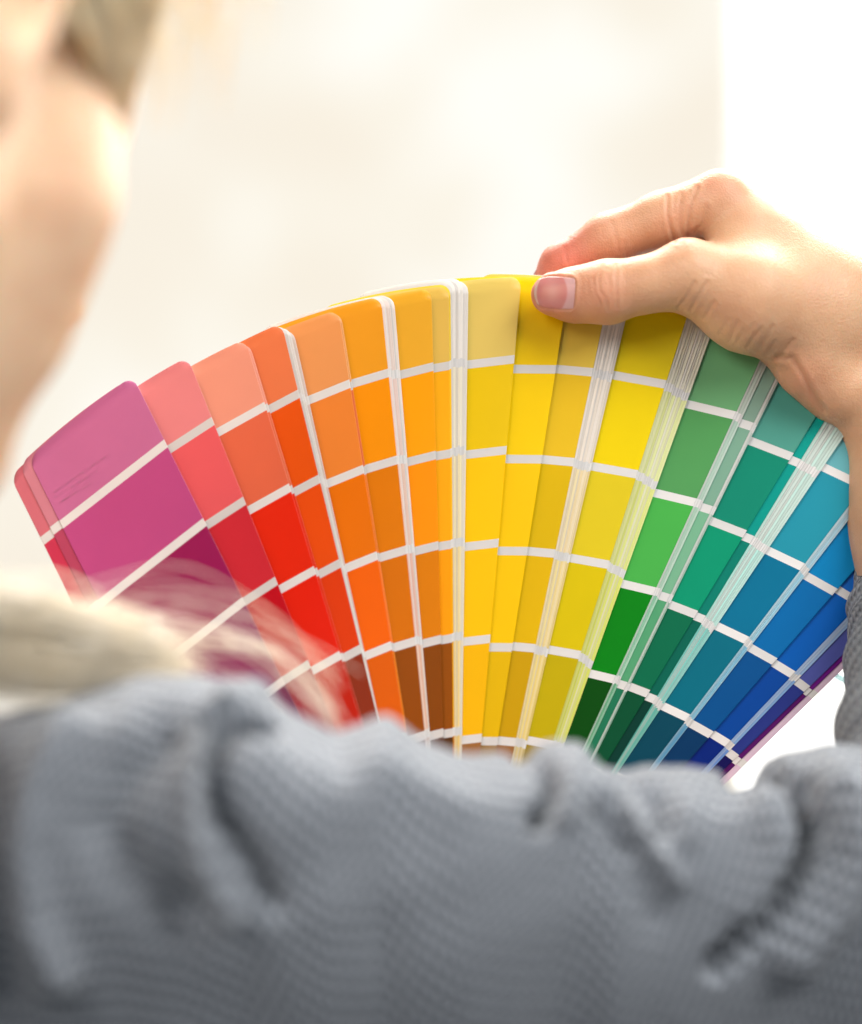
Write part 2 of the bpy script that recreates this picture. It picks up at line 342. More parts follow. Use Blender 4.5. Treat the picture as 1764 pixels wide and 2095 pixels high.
# small printed imprint on the lowest-left magenta swatch: rows of tiny unreadable grey letters
c0=CARDS[0]; V=[];Fc=[]
ux,uy=-.789,.614; ex,ey=fitline(c0['pts'])[1]
def onA(X,Y):  # front of the first card
    p0,e=fitline(c0['pts']); A=np.array([[e[0],ux],[e[1],uy]]); s,v=np.linalg.solve(A,np.array([X,Y])-p0)
    f=1-v/271; along=min(1,max(0,(2150-Y)/1200))
    return P(X,Y,.75+(-13-1.9*f*f*along+.5*math.sin(X/210+Y/330)+.25*math.sin(X/75-Y/190)*along-.25)*.001-(Y-900)*.000022)
M_print,_,_=mat('grey_print',s2l((.72,.445,.58)),.5)
lines=[((228,928),(112,1008)),((205,962),(112,1020)),((195,985),(122,1030)),((150,1012),(125,1028))]
for (a,b) in lines:
    L=math.hypot(b[0]-a[0],b[1]-a[1]); t=0
    while t<L-3:
        wl=rng.uniform(2,4); h=rng.uniform(2.4,4.2)
        x=b[0]+(a[0]-b[0])*t/L; y=b[1]+(a[1]-b[1])*t/L
        if rng.random()<.85:
            nx,ny=-.45,-.89
            q=[(x,y),(x-ux*wl,y-uy*wl),(x-ux*wl+nx*h,y-uy*wl+ny*h),(x+nx*h,y+ny*h)]
            i0=len(V)
            for (X,Y) in q: V.append(np.array(onA(X,Y))-np.array(deck.location))
            # letter-like: a hollow frame of three strokes
            def bar(p,q2,w=.5):
                p=np.array(p);q2=np.array(q2);d=q2-p;d=d/np.linalg.norm(d);n=np.array([-d[1],d[0]])*w/2
                i=len(V)
                for X,Y in (p-n,q2-n,q2+n,p+n): V.append(np.array(onA(X,Y))-np.array(deck.location))
                Fc.append((i,i+1,i+2,i+3))
            k=rng.integers(0,4)
            if k!=0: bar(q[0],q[3],.7)
            if k==1: bar(q[3],q[2])
            if k==2: bar(q[0],q[1])
            if k!=3: bar(q[1],q[2],.7)
        t+=wl+(2.0 if rng.random()<.75 else 5)
mesh_np('imprint',V,Fc,[M_print],FIRST,smooth=False)
# pale plastic strap loop hanging at the last card
def tube(pts,rad,n=8,flat=1.0):
    V=[];Fc=[];pts=[np.array(p,float) for p in pts]
    for i,p in enumerate(pts):
        t=pts[min(i+1,len(pts)-1)]-pts[max(i-1,0)]; t/=np.linalg.norm(t)
        a=np.cross(t,(0,1,0)); a/=np.linalg.norm(a)+1e-9; b=np.cross(t,a)
        r=rad[i] if hasattr(rad,'__len__') else rad
        for k in range(n):
            th=k/n*math.tau; V.append(p+a*r*math.cos(th)+b*r*flat*math.sin(th))
    for i in range(len(pts)-1):
        for k in range(n):
            q=i*n+k; w=i*n+(k+1)%n; Fc.append((q,w,w+n,q+n))
    return V,Fc
pts=[]
for i in range(40):
    a=math.radians(150+i*6.2); X=1752+52*math.cos(a); Y=1362-32*math.sin(a)
    pts.append(np.array(P(X,Y,.772))-np.array(deck.location))
V,Fc=tube(pts,.0012,8,2.2); mesh_np('strap_loop',V,Fc,[M_plastic],deck)

# ------------------------------------------------------------------ distance fields and surface nets
def surface_nets(fn,lo,hi,h,chunk=None):
    lo=np.array(lo,float); hi=np.array(hi,float)
    n=np.ceil((hi-lo)/h).astype(int)+1
    ax=[lo[i]+h*np.arange(n[i],dtype=np.float32) for i in range(3)]
    D=np.empty(n,dtype=np.float32)
    for i0 in range(0,n[0],24):
        xs=ax[0][i0:i0+24]
        X,Y,Z=np.meshgrid(xs,ax[1],ax[2],indexing='ij')
        D[i0:i0+24]=fn(X.astype(np.float32),Y.astype(np.float32),Z.astype(np.float32))
    D[0]=D[-1]=h; D[:,0]=h; D[:,-1]=h; D[:,:,0]=h; D[:,:,-1]=h
    ins=D<0
    c=np.zeros(np.array(n)-1,dtype=np.int8)
    sl=[(slice(None,-1),slice(1,None))]*3
    for a in (0,1):
        for b in (0,1):
            for d in (0,1): c+=ins[sl[0][a],sl[1][b],sl[2][d]]
    cells=np.argwhere((c>0)&(c<8)); idx=-np.ones(c.shape,dtype=np.int32); idx[tuple(cells.T)]=np.arange(len(cells))
    acc=np.zeros((len(cells),3)); cnt=np.zeros(len(cells))
    corners=[(a,b,d) for a in (0,1) for b in (0,1) for d in (0,1)]
    for p in corners:
        for axis in range(3):
            if p[axis]==1: continue
            q=list(p); q[axis]=1
            va=D[tuple((cells+p).T)]; vb=D[tuple((cells+q).T)]
            m=(va<0)!=(vb<0); t=np.where(m,va/(va-vb+1e-12),0)
            pos=cells+np.array(p,float); pos=pos.astype(float); pos[:,axis]+=t
            acc[m]+=pos[m]; cnt[m]+=1
    V=lo+h*acc/cnt[:,None]
    Q=[]
    for axis in range(3):
        s1=[slice(None)]*3; s2=[slice(None)]*3; s1[axis]=slice(None,-1); s2[axis]=slice(1,None)
        A=ins[tuple(s1)]; B=ins[tuple(s2)]
        e=np.argwhere(A!=B)
        u_,v_=[(1,2),(2,0),(0,1)][axis]
        ok=(e[:,u_]>0)&(e[:,v_]>0)&(e[:,u_]<n[u_]-1)&(e[:,v_]<n[v_]-1); e=e[ok]
        fl=A[tuple(e.T)]
        def cell(du,dv):
            q=e.copy(); q[:,u_]-=du; q[:,v_]-=dv; return idx[tuple(q.T)]
        a,b,cc,d=cell(1,1),cell(0,1),cell(0,0),cell(1,0)
        q=np.stack([a,b,cc,d],1); q[~fl]=q[~fl][:,::-1]
        Q.append(q)
    return V,np.concatenate(Q)
def rc(p1,r1,p2,r2,sy=1.0):
    """capsule with linearly varying radius (approximate), sy squeezes it in depth"""
    p1=np.array(p1,np.float32);p2=np.array(p2,np.float32);d=p2-p1;L=float(d@d)+1e-9
    def f(X,Y,Z):
        x=X-p1[0];y=Y-p1[1];z=Z-p1[2]
        t=np.clip((x*d[0]+y*d[1]+z*d[2])/L,0,1)
        return np.sqrt((x-t*d[0])**2+((y-t*d[1])*sy)**2+(z-t*d[2])**2)-(r1+(r2-r1)*t)
    return f
def ell(c,r):
    def f(X,Y,Z):
        a=(X-c[0])/r[0];b=(Y-c[1])/r[1];d=(Z-c[2])/r[2]
        k0=np.sqrt(a*a+b*b+d*d)+1e-9; k1=np.sqrt((a/r[0])**2+(b/r[1])**2+(d/r[2])**2)+1e-9
        return k0*(k0-1)/k1
    return f
def smin(a,b,k):
    h=np.maximum(k-np.abs(a-b),0)/k
    return np.minimum(a,b)-h*h*k*.25
def blend(fs,k):
    def f(X,Y,Z):
        r=fs[0](X,Y,Z)
        for g in fs[1:]: r=smin(r,g(X,Y,Z),k)
        return r
    return f

# ---- hand (millimetres, world axes, origin at the camera)
def H(zx,zy,d):
    X=1036.4+zx*.4125; Y=300+zy*.4125
    return np.array(P(X,Y,.75+d*.001))*1000
thumb=blend([rc(H(228,733,-9),6.9,H(340,735,-9.8),8.5,1.15),rc(H(340,735,-9.6),8.3,H(500,720,-12.5),9.9,1.1),
             rc(H(500,720,-12.5),9.8,H(700,682,-14),8.6,1.0),rc(H(700,682,-14),8.6,H(900,640,-13),11.4),
             rc(H(900,640,-13),11.4,H(1200,755,-9),17),rc(H(1200,755,-9),17,H(1500,830,2),20)],4.5)
index=blend([rc(H(195,722,12.5),6.1,H(275,588,11.5),7.0),rc(H(275,588,11.5),7.0,H(512,458,9),8.5),
             rc(H(512,458,9),8.6,H(770,362,5),9.0),rc(H(770,362,5),9.0,H(1055,262,3),9.7)],3.5)
palm=blend([rc(H(1060,262,3),9.4,H(1590,705,8),13.5),rc(H(1085,300,22),10,H(1640,720,25),13),
            rc(H(1120,350,41),9.5,H(1660,760,38),13),rc(H(1170,440,57),9,H(1680,860,46),13),
            rc(H(1180,500,0),12,H(1560,740,6),18),rc(H(1350,800,25),17,H(1700,950,26),22),
            rc(H(1000,560,30),9,H(1300,760,38),16),
            rc(H(1515,1095,-1),11.5,H(1640,1195,2),12),
            rc(H(1800,900,18),24,H(1960,1200,18),25),rc(H(1960,1200,18),25,H(2110,1850,6),27),rc(H(2110,1850,6),27,H(2240,2500,-22),29)],9)
mid=blend([rc(H(1085,300,22),9.4,H(570,500,27),8.8),rc(H(570,500,27),8.8,H(350,640,27),7.4),rc(H(350,640,27),7.4,H(330,790,24),6.3)],3)
ring=blend([rc(H(1120,350,41),9.0,H(640,545,44),8.3),rc(H(640,545,44),8.3,H(440,690,43),7),rc(H(440,690,43),7,H(430,830,39),6.1)],3)
litt=blend([rc(H(1170,440,57),8.4,H(760,620,60),7.4),rc(H(760,620,60),7.4,H(620,740,58),6.3),rc(H(620,740,58),6.3,H(610,850,54),5.6)],3)
def handf(X,Y,Z):
    a=smin(thumb(X,Y,Z),palm(X,Y,Z),9)
    b=index(X,Y,Z)
    r=smin(a,b,3.2)
    # fingers stay separate from each other but merge with the palm
    for g in (mid,ring,litt):
        r=smin(r,g(X,Y,Z),1.6)
    return r
hlo=np.minimum.reduce([H(60,2130,-40),H(60,60,-40)]); hhi=np.maximum.reduce([H(2560,60,80),H(2560,60,80)])
HV,HQ=surface_nets(handf,(hlo[0],708,H(0,2130,-5)[2]),(hhi[0],832,H(0,70,40)[2]),.55)
def grad(f,V,e=.3):
    g=np.zeros_like(V)
    for a in range(3):
        p=V.copy();p[:,a]+=e;q=V.copy();q[:,a]-=e
        g[:,a]=f(p[:,0],p[:,1],p[:,2])-f(q[:,0],q[:,1],q[:,2])
    return g/(np.linalg.norm(g,axis=1,keepdims=True)+1e-9)
HV=HV.astype(np.float64)
for _ in range(2):
    g=grad(handf,HV); d=handf(HV[:,0],HV[:,1],HV[:,2])
    HV-=g*np.clip(d,-.6,.6)[:,None]
HN=grad(handf,HV)
def subdivide(V,Q,mask):
    return V,Q
def proj(V,scale=1.0):
    return 882+V[:,0]/V[:,1]*F, 1047.5-V[:,2]/V[:,1]*F
def dist_poly(X,Y,poly):
    best=np.full(X.shape,1e9)
    for (a,b),(c,d) in zip(poly[:-1],poly[1:]):
        dx,dy=c-a,d-b; L=dx*dx+dy*dy+1e-9
        t=np.clip(((X-a)*dx+(Y-b)*dy)/L,0,1)
        best=np.minimum(best,np.hypot(X-a-t*dx,Y-b-t*dy))
    return best
px,py=proj(HV); zx=(px-1036.4)/.4125; zy=(py-300)/.4125
facing=np.clip(-HN[:,1]*2,0,1)
# creases: (polyline, width zp, depth mm, depth limit)
CR=[([(478,588),(458,650),(462,715),(490,750),(505,810)],7,.42,-5),([(545,585),(542,660),(548,740),(548,800)],6,.45,-5),
    ([(505,640),(515,700),(500,745)],6,.3,-5),([(430,650),(440,720),(470,790)],7,.18,-5),([(400,640),(405,740)],6,.08,-5),
    ([(585,600),(590,700),(585,800)],8,.12,-5),([(490,600),(500,660)],5,.2,-5),
    ([(799,245),(797,330),(812,400),(835,470)],9,.75,99),([(868,235),(858,300),(862,400),(880,450)],9,.4,99),([(835,235),(828,330)],8,.2,99),
    ([(948,205),(925,245),(905,330),(895,440)],10,.75,99),([(990,300),(965,390),(900,455)],12,.5,99),([(912,225),(895,270)],8,.3,99),
    ([(525,380),(545,450),(560,520)],12,.3,99),([(580,470),(600,560)],9,.25,99),([(290,500),(300,570)],9,.3,99),([(470,400),(480,450)],8,.12,99),
    ([(935,672),(900,735),(850,800)],8,.5,99),([(1000,670),(960,730),(915,810)],9,.6,99),([(1030,770),(985,850)],9,.5,99),([(880,700),(840,770)],8,.2,99),
    ([(870,560),(950,610),(1010,640)],12,.12,99),([(700,620),(720,700)],9,.08,-5),
    ([(1150,870),(1120,940),(1110,965)],10,.3,99),([(1190,900),(1150,960),(1130,985)],9,.25,99),([(1265,900),(1225,950),(1195,995)],9,.4,99),([(1320,890),(1285,960),(1240,1020)],10,.4,99),
    ([(1100,860),(1060,930)],10,.25,99),([(1420,960),(1380,1010),(1345,1050)],11,.5,99),([(1225,880),(1190,930)],8,.25,99),
    ([(1340,1045),(1420,1050),(1470,1130),(1520,1230),(1575,1310)],14,.9,99),([(1290,1030),(1330,970)],9,.3,99)]
disp=np.zeros(len(HV))
for poly,w,dep,lim in CR:
    dd=dist_poly(zx,zy,poly); m=(HV[:,1]-750<lim)|(lim>50)
    disp-=np.where(m,.52*dep*np.exp(-(dd/w)**2),0)
    disp+=np.where(m,dep*.25*np.exp(-((dd-w*2.1)/(w*1.3))**2),0)
HV+=HN*(disp*facing)[:,None]
# nail bed of the thumb: a plate let into the skin
def nail_sd(zx_,zy_):
    # rounded box around the nail in hand-zoom pixels, signed distance
    cx,cy=238,724; hx,hy=101,80; r=38
    a=math.radians(3); x=(zx_-cx)*math.cos(a)+(zy_-cy)*math.sin(a); y=-(zx_-cx)*math.sin(a)+(zy_-cy)*math.cos(a)
    rr=np.where(x<0,62,30)
    qx=np.abs(x)-hx+rr; qy=np.abs(y)-hy+rr
    return np.hypot(np.maximum(qx,0),np.maximum(qy,0))+np.minimum(np.maximum(qx,qy),0)-rr
nd=nail_sd(zx,zy); fr=(HV[:,1]<748)&(HN[:,1]<-.1)
HV+=HN*np.where(fr,-.55/(1+np.exp(nd/5)) + .35*np.exp(-((nd-10)/11)**2),0)[:,None]
# skin tone per vertex, with painted crease shade
base=np.array(s2l((.865,.69,.54))); red=np.array(s2l((.86,.52,.43))); 
def near(cx,cy,r): return np.exp(-((zx-cx)**2+(zy-cy)**2)/r**2)
rd=np.clip(.8*near(200,720,170)+.35*near(500,720,120)+.9*near(300,560,190)/(1+np.exp(-(HV[:,1]-752)/1.2))+.45*near(560,480,260)/(1+np.exp(-(HV[:,1]-749)/1.2))+.35*near(1050,150,150)+.25*near(820,400,160)+.3*near(1450,1180,150),0,1)
HT=base[None]*(1-rd[:,None])+red[None]*rd[:,None]
crease_shade=np.clip(-disp/.5,0,1)*.08  # creases darkened in the colour to stand for their shade
HT*=1-crease_shade[:,None]*np.array([.5,.9,1.0])

# ---- head and neck (metres); local frame: x to the person's right, y to the face, z up
yaw=math.radians(34); pitch=math.radians(24)
cy_,sy_=math.cos(yaw),math.sin(yaw)
Rz=np.array([[cy_,sy_,0],[-sy_,cy_,0],[0,0,1]])           # face (0,1,0) -> (sin,cos)
Rx=np.array([[1,0,0],[0,math.cos(pitch),math.sin(pitch)],[0,-math.sin(pitch),math.cos(pitch)]])
R=Rz@Rx
EAR=np.array([.076,-.008,-.015]); HS=.90; R=R*HS; HP=np.array(P(-14,50,.522))-R@EAR
def e3(c,r): return ell(c,r)
head_parts=[ell((0,-.018,.035),(.075,.095,.088)),ell((0,.035,.0),(.062,.062,.09)),
    rc((.05,.01,-.055),.018,(.012,.078,-.098),.016),rc((-.05,.01,-.055),.018,(-.012,.078,-.098),.016),
    rc((.047,.052,-.03),.019,(.03,.065,-.06),.02),rc((-.047,.052,-.03),.019,(-.03,.065,-.06),.02),
    rc((0,.02,-.06),.035,(0,.06,-.085),.03),
    rc((.052,-.005,-.03),.022,(.052,.0,-.055),.018),rc((-.052,-.005,-.03),.022,(-.052,.0,-.055),.018)]
hb=blend(head_parts,.022)
nose=blend([rc((0,.09,.01),.006,(0,.112,-.028),.009),rc((.009,.1,-.03),.006,(-.009,.1,-.03),.006)],.008)
lips=blend([rc((.018,.088,-.056),.004,(-.018,.088,-.056),.004),rc((0,.096,-.053),.005,(0,.095,-.062),.0055)],.008)
def ears(X,Y,Z):
    r=None
    for s in (1,-1):
        c=(s*.079,-.010,-.005)
        o=ell(c,(.009,.018,.031))(X,Y,Z)
        i=ell((s*.087,-.006,-.001),(.008,.010,.019))(X,Y,Z)
        lobe=ell((s*.077,-.003,-.032),(.007,.009,.010))(X,Y,Z)
        o=smin(o,lobe,.006); o=np.maximum(o,-i); r=o if r is None else np.minimum(r,o)
    return r
neck=rc((0,-.03,-.04),.052,(0,-.055,-.20),.056)
def headf(X,Y,Z):
    r=smin(hb(X,Y,Z),nose(X,Y,Z),.01); r=smin(r,lips(X,Y,Z),.008)
    for s in (1,-1): r=-smin(-r,ell((s*.032,.105,.012),(.017,.018,.011))(X,Y,Z),.012)
    r=smin(r,neck(X,Y,Z),.03)
    return smin(r,ears(X,Y,Z),.004)
DV,DQ=surface_nets(headf,(-.1,-.13,-.24),(.1,.13,.135),.0022)
DVw=(DV@R.T+HP)
DT=np.tile(np.array(s2l((.975,.825,.68))),(len(DV),1))  # paler than the hand, window brightness put into the skin colour
chk=np.exp(-(((np.abs(DV[:,0])-.045)/.03)**2+((DV[:,1]-.06)/.03)**2+((DV[:,2]+.03)/.025)**2))
DT=DT*(1-chk[:,None]*np.array([.0,.1,.1]))
# ---- torso, upper arm and the hidden part of the forearm
def B(X,Y,y): return np.array(P(X,Y,y))
nb=HP+R@np.array([0,-.055,-.19])
elb=B(2120,1830,.70)
sh=B(260,1830,.685)
tb=np.array([nb[0]-.01,max(nb[1]+.06,.68),nb[2]-.10])
tor=[rc(nb+np.array([0,.01,.03]),.050,tb,.05),rc(tb,.045,sh,.03),rc(sh,.03,B(1100,1850,.69),.026),rc(B(1100,1850,.69),.026,elb,.024),
     rc(elb,.028,B(1950,1250,.755),.026),rc(tb+np.array([.0,.02,-.04]),.07,tb+np.array([.0,.03,-.30]),.09),
     rc(tb,.05,tb+np.array([-.17,0,-.03]),.045),rc(tb+np.array([-.17,0,-.03]),.045,tb+np.array([-.22,0,-.30]),.035)]
torf=blend(tor,.03)
TV,TQ=surface_nets(torf,(nb[0]-.30,.35,nb[2]-.55),(elb[0]+.06,.90,nb[2]+.06),.006)
TT=np.tile(np.array(s2l((.93,.76,.64))),(len(TV),1))
V=np.concatenate([HV/1000,DVw,TV]); Q=np.concatenate([HQ,DQ+len(HV),TQ+len(HV)+len(DV)]); T=np.concatenate([HT,DT,TT])
person=quads_np('person',V,Q,[M_skin])
a=person.data.color_attributes.new('tone','FLOAT_COLOR','POINT')
a.data.foreach_set('color',np.concatenate([T,np.ones((len(T),1))],1).astype(np.float32).ravel())
tag(person,'blond person in grey knitted sweater, seen over the shoulder, pinching the colour cards','person')

# eyes
for s in (1,-1):
    V,Fc=[],[]
    c=R@np.array([s*.032,.069,.012])+HP
    n=20
    for i in range(n+1):
        th=math.pi*i/n
        for j in range(n):
            ph=j/n*math.tau; V.append(c+.0105*np.array([math.sin(th)*math.cos(ph),math.sin(th)*math.sin(ph),math.cos(th)]))
    for i in range(n):
        for j in range(n): Fc.append((i*n+j,i*n+(j+1)%n,(i+1)*n+(j+1)%n,(i+1)*n+j))
    mesh_np('eye',V,Fc,[M_eye],person)

# thumb nail plate
nu,nv=60,48; V=[];T=[]
xs=np.linspace(-1,1,nu); ys=np.linspace(-1,1,nv)
X_,Y_=np.meshgrid(xs,ys,indexing='ij')
# squircle map to the rounded outline
gx=238+X_*101*np.sqrt(1-.34*Y_**2*(X_<0)-.08*Y_**2*(X_>0)); gy=724+Y_*79*np.sqrt(1-.42*X_**2*(X_<0)-.10*X_**2*(X_>0)); gx2=gx.ravel(); gy2=gy.ravel()
gx2,gy2=238+(gx2-238)*math.cos(.05)-(gy2-724)*math.sin(.05),724+(gx2-238)*math.sin(.05)+(gy2-724)*math.cos(.05)
def ray_hit(zx_,zy_):
    X=1036.4+zx_*.4125; Y=300+zy_*.4125
    y=np.full(X.shape,722.0)
    for _ in range(70):
        d=handf(((X-882)*y/F),y,((1047.5-Y)*y/F)); y=y+np.clip(d,-2,4)*.8
    return np.stack([(X-882)*y/F,y,(1047.5-Y)*y/F],1)
NV=ray_hit(gx2,gy2)
# where the plate overhangs the tip keep it going straight instead of wrapping round the skin
NV[:,1]=np.minimum(NV[:,1],738.6)
# smooth the depth so the plate is an even arch
D=NV[:,1].reshape(nu,nv)
for _ in range(60):
    E=np.pad(D,1,mode='edge'); D2=(E[:-2,1:-1]+E[2:,1:-1]+E[1:-1,:-2]+E[1:-1,2:])/4; D[1:-1,1:-1]=D2[1:-1,1:-1]
NV[:,1]=D.ravel()-.12
nvv=NV
xn=X_.ravel(); yn=Y_.ravel()
pink=np.array(s2l((.86,.62,.58))); pink2=np.array(s2l((.82,.52,.50))); lun=np.array(s2l((.86,.66,.65))); fre=np.array(s2l((.89,.74,.68)))
t1=np.clip((xn-.58-.0*yn+.18*yn**2*0+.22*(yn**2))/.10,0,1)[:,None]; t2=np.clip((-xn-.84+.08*(1-yn**2)*0)/.06,0,1)[:,None]
tm=np.exp(-((xn+.1)/.35)**2-(yn/.6)**2)[:,None]
C=(pink2*(1-tm)+pink*tm); C=C*(1-t1)+lun*t1; C=C*(1-t2)+fre*t2
Vn=np.concatenate([nvv,nvv+np.array([0,.5,0])])/1000; Q=[];n0=nu*nv
for i in range(nu-1):
    for j in range(nv-1):
        a_=i*nv+j; Q.append((a_,a_+nv,a_+nv+1,a_+1)); Q.append((n0+a_,n0+a_+1,n0+a_+nv+1,n0+a_+nv))
for i in range(nu-1):
    Q.append((i*nv,n0+i*nv,n0+(i+1)*nv,(i+1)*nv)); Q.append((i*nv+nv-1,(i+1)*nv+nv-1,n0+(i+1)*nv+nv-1,n0+i*nv+nv-1))
for j in range(nv-1):
    Q.append((j,j+1,n0+j+1,n0+j)); b_=(nu-1)*nv+j; Q.append((b_,n0+b_,n0+b_+1,b_+1))
nail=quads_np('thumbnail',Vn,np.array(Q),[M_nail],person)
a=nail.data.color_attributes.new('tone','FLOAT_COLOR','POINT')
a.data.foreach_set('color',np.concatenate([np.concatenate([C,C]),np.ones((2*n0,1))],1).astype(np.float32).ravel())
# nails of the fingers behind the deck
def small_nail(tip,ax,up,w=.0055,l=.0055):
    ax=np.array(ax,float);ax/=np.linalg.norm(ax);up=np.array(up,float);up-=ax*(up@ax);up/=np.linalg.norm(up);sd=np.cross(ax,up)
    V=[];Fc=[];n=9
    for i in range(n):
        for j in range(n):
            a_=(i/(n-1)*2-1);b_=(j/(n-1)*2-1)
            k=math.sqrt(1-.25*b_*b_); V.append(np.array(tip)+ax*l*a_*k+sd*w*b_+up*(.0003-.0022*b_*b_))
    for i in range(n-1):
        for j in range(n-1): q=i*n+j; Fc.append((q,q+1,q+n+1,q+n))
    o=mesh_np('fingernail',V,Fc,[M_nail],person)
    at=o.data.color_attributes.new('tone','FLOAT_COLOR','POINT'); at.data.foreach_set('color',[.66,.36,.31,1]*len(V))
    o.modifiers.new('t','SOLIDIFY').thickness=.0004
for (t0,t1,r) in ((H(275,588,11.5),H(195,722,12.5),6.1),(H(350,640,27),H(330,790,24),6.3),(H(440,690,43),H(430,830,39),6.1),(H(620,740,58),H(610,850,54),5.6)):
    ax=t1-t0; ax/=np.linalg.norm(ax); up=np.array([-.75,.6,.25]); up-=ax*(up@ax); up/=np.linalg.norm(up)
    small_nail((t1+up*(r+.1)-ax*1.0)/1000,ax,up)

# ------------------------------------------------------------------ sweater
TOP=[(-900,1180),(-500,1300),(-200,1420),(0,1455),(130,1432),(280,1380),(400,1376),(520,1402),(600,1458),(680,1492),(740,1480),(790,1462),(850,1508),(950,1542),(1050,1534),(1140,1512),(1190,1525),(1240,1572),(1330,1562),(1450,1572),(1510,1568),(1580,1540),(1650,1532),(1760,1525),(1900,1500),(2050,1540),(2200,1660),(2300,1800)]
FRO=[(-900,.66),(-400,.59),(0,.55),(350,.545),(600,.55),(1000,.562),(1500,.585),(1900,.60),(2300,.62)]
def interp(tab,x):
    xs=np.array([t[0] for t in tab],float); ys=np.array([t[1] for t in tab],float)
    return np.interp(x,xs,ys)
XS=np.arange(-900,2300,3.0)
ker=np.exp(-(np.arange(-10,11)/5.0)**2); ker/=ker.sum()
topc=np.convolve(np.pad(interp(TOP,XS),10,mode='edge'),ker,'valid'); fro=np.convolve(np.pad(interp(FRO,XS),10,mode='edge'),ker,'valid')
ry=.058; rz=.075; SL=np.interp(XS,[-900,200,1000,1700,2300],[.45,.5,.6,.6,.6])
phi=np.concatenate([np.linspace(230,0,330)])
rows=[]
x0=[]
nlow=110
for r_i in range(len(phi)+nlow):
    if r_i<len(phi):
        a_=math.radians(phi[r_i]); yy=-ry*math.cos(a_); zz=rz*math.sin(a_)
    else:
        t=(r_i-len(phi)+1)/nlow; yy=-ry+.012*t*t; zz=-.22*t
    yc=fro+ry
    ztop=(1047.5-topc)*(yc+.005)/F
    dz=np.maximum(rz-zz-.01,0) if (r_i>=len(phi) or phi[r_i]<90) else 0
    rows.append(np.stack([(XS-882)*yc/F,yc+yy+np.minimum(SL*dz,.10),ztop-rz+zz],1))
Gd=np.array(rows)      # (nr, nx, 3)
def normals(G):
    du=np.gradient(G,axis=1); dv=np.gradient(G,axis=0); n=np.cross(du,dv); n/=np.linalg.norm(n,axis=2,keepdims=True)+1e-12
    return n
N=normals(Gd)
if N[len(phi)//2,400,2]<0 : N=-N
gx=882+Gd[...,0]/Gd[...,1]*F; gy=1047.5-Gd[...,2]/Gd[...,1]*F
# folds: (polyline, width px, mm); positive = ridge, negative = valley
FO=[([(560,1400),(470,1425),(405,1500),(385,1590),(385,1680),(425,1780),(475,1860)],26,9.5),
    ([(418,1474),(490,1480),(550,1492)],15,-50),([(450,1510),(432,1590),(455,1670),(520,1760),(560,1850)],26,-9),
    ([(340,1500),(255,1590),(215,1690),(270,1790),(380,1880)],55,-9),
    ([(150,1490),(75,1620),(50,1740),(60,1880),(120,1990)],42,8),([(-60,1500),(-20,1800),(10,2050)],50,-8),
    ([(540,1580),(610,1640),(680,1600)],90,4),([(690,1505),(700,1580)],40,-3),([(800,1490),(840,1570),(930,1640)],60,3),
    ([(1060,1535),(1110,1560),(1128,1610),(1105,1680)],20,-13),([(1185,1530),(1165,1600),(1155,1670)],26,4),
    ([(1225,1600),(1270,1660),(1330,1740),(1380,1800)],20,5),([(1285,1590),(1345,1630),(1362,1690)],22,-7),([(1405,1590),(1412,1650),(1405,1710)],30,3),
    ([(1235,1660),(1290,1740)],20,-4),([(1310,1810),(1340,1870)],40,-2),
    ([(1500,1580),(1580,1572),(1640,1610),(1668,1690),(1652,1770),(1600,1850),(1530,1920),(1470,1975)],19,-38),
    ([(1700,1560),(1740,1640),(1745,1760),(1700,1860),(1620,1960)],40,8),([(1570,1640),(1590,1740),(1530,1850)],46,4)]
dsp=np.zeros(gx.shape); vis=np.zeros(gx.shape,bool); vis[90:]=True
for poly,w,mm in FO:
    dd=dist_poly(gx,gy,poly)
    dsp+=mm*.001*np.exp(-(dd/w)**2)
n1=np.sin(gx/83+gy/61+np.sin(gy/97)*2)*.0012+np.sin(gx/41-gy/57+np.sin(gx/120)*2)*.0006
fade=np.clip((np.arange(len(phi)+nlow)-60)/60.,0,1)[:,None]
soft=np.clip((gy-topc[None])/85,.3,1)
Gd=Gd+N*((dsp+n1*.2)*soft*fade)[...,None]
nr,nx=Gd.shape[:2]
ii,jj=np.meshgrid(np.arange(nr-1),np.arange(nx-1),indexing='ij'); a_=(ii*nx+jj).ravel()
Q1=np.stack([a_,a_+1,a_+nx+1,a_+nx],1)
# knit coordinates: along the arm and round it, turned so the courses run down to the right
arc=np.concatenate([[0],np.cumsum(np.linalg.norm(np.diff(Gd[:,nx//2],axis=0),axis=1))])*1000
U=(Gd[...,0]*1000); Vv=np.broadcast_to(arc[:,None],U.shape)
ca,sa=math.cos(math.radians(19)),math.sin(math.radians(19))
UV1=np.stack([(U*ca+Vv*sa)/3.0,(-U*sa+Vv*ca)/5.0],2).reshape(-1,2)
SV=Gd.reshape(-1,3)
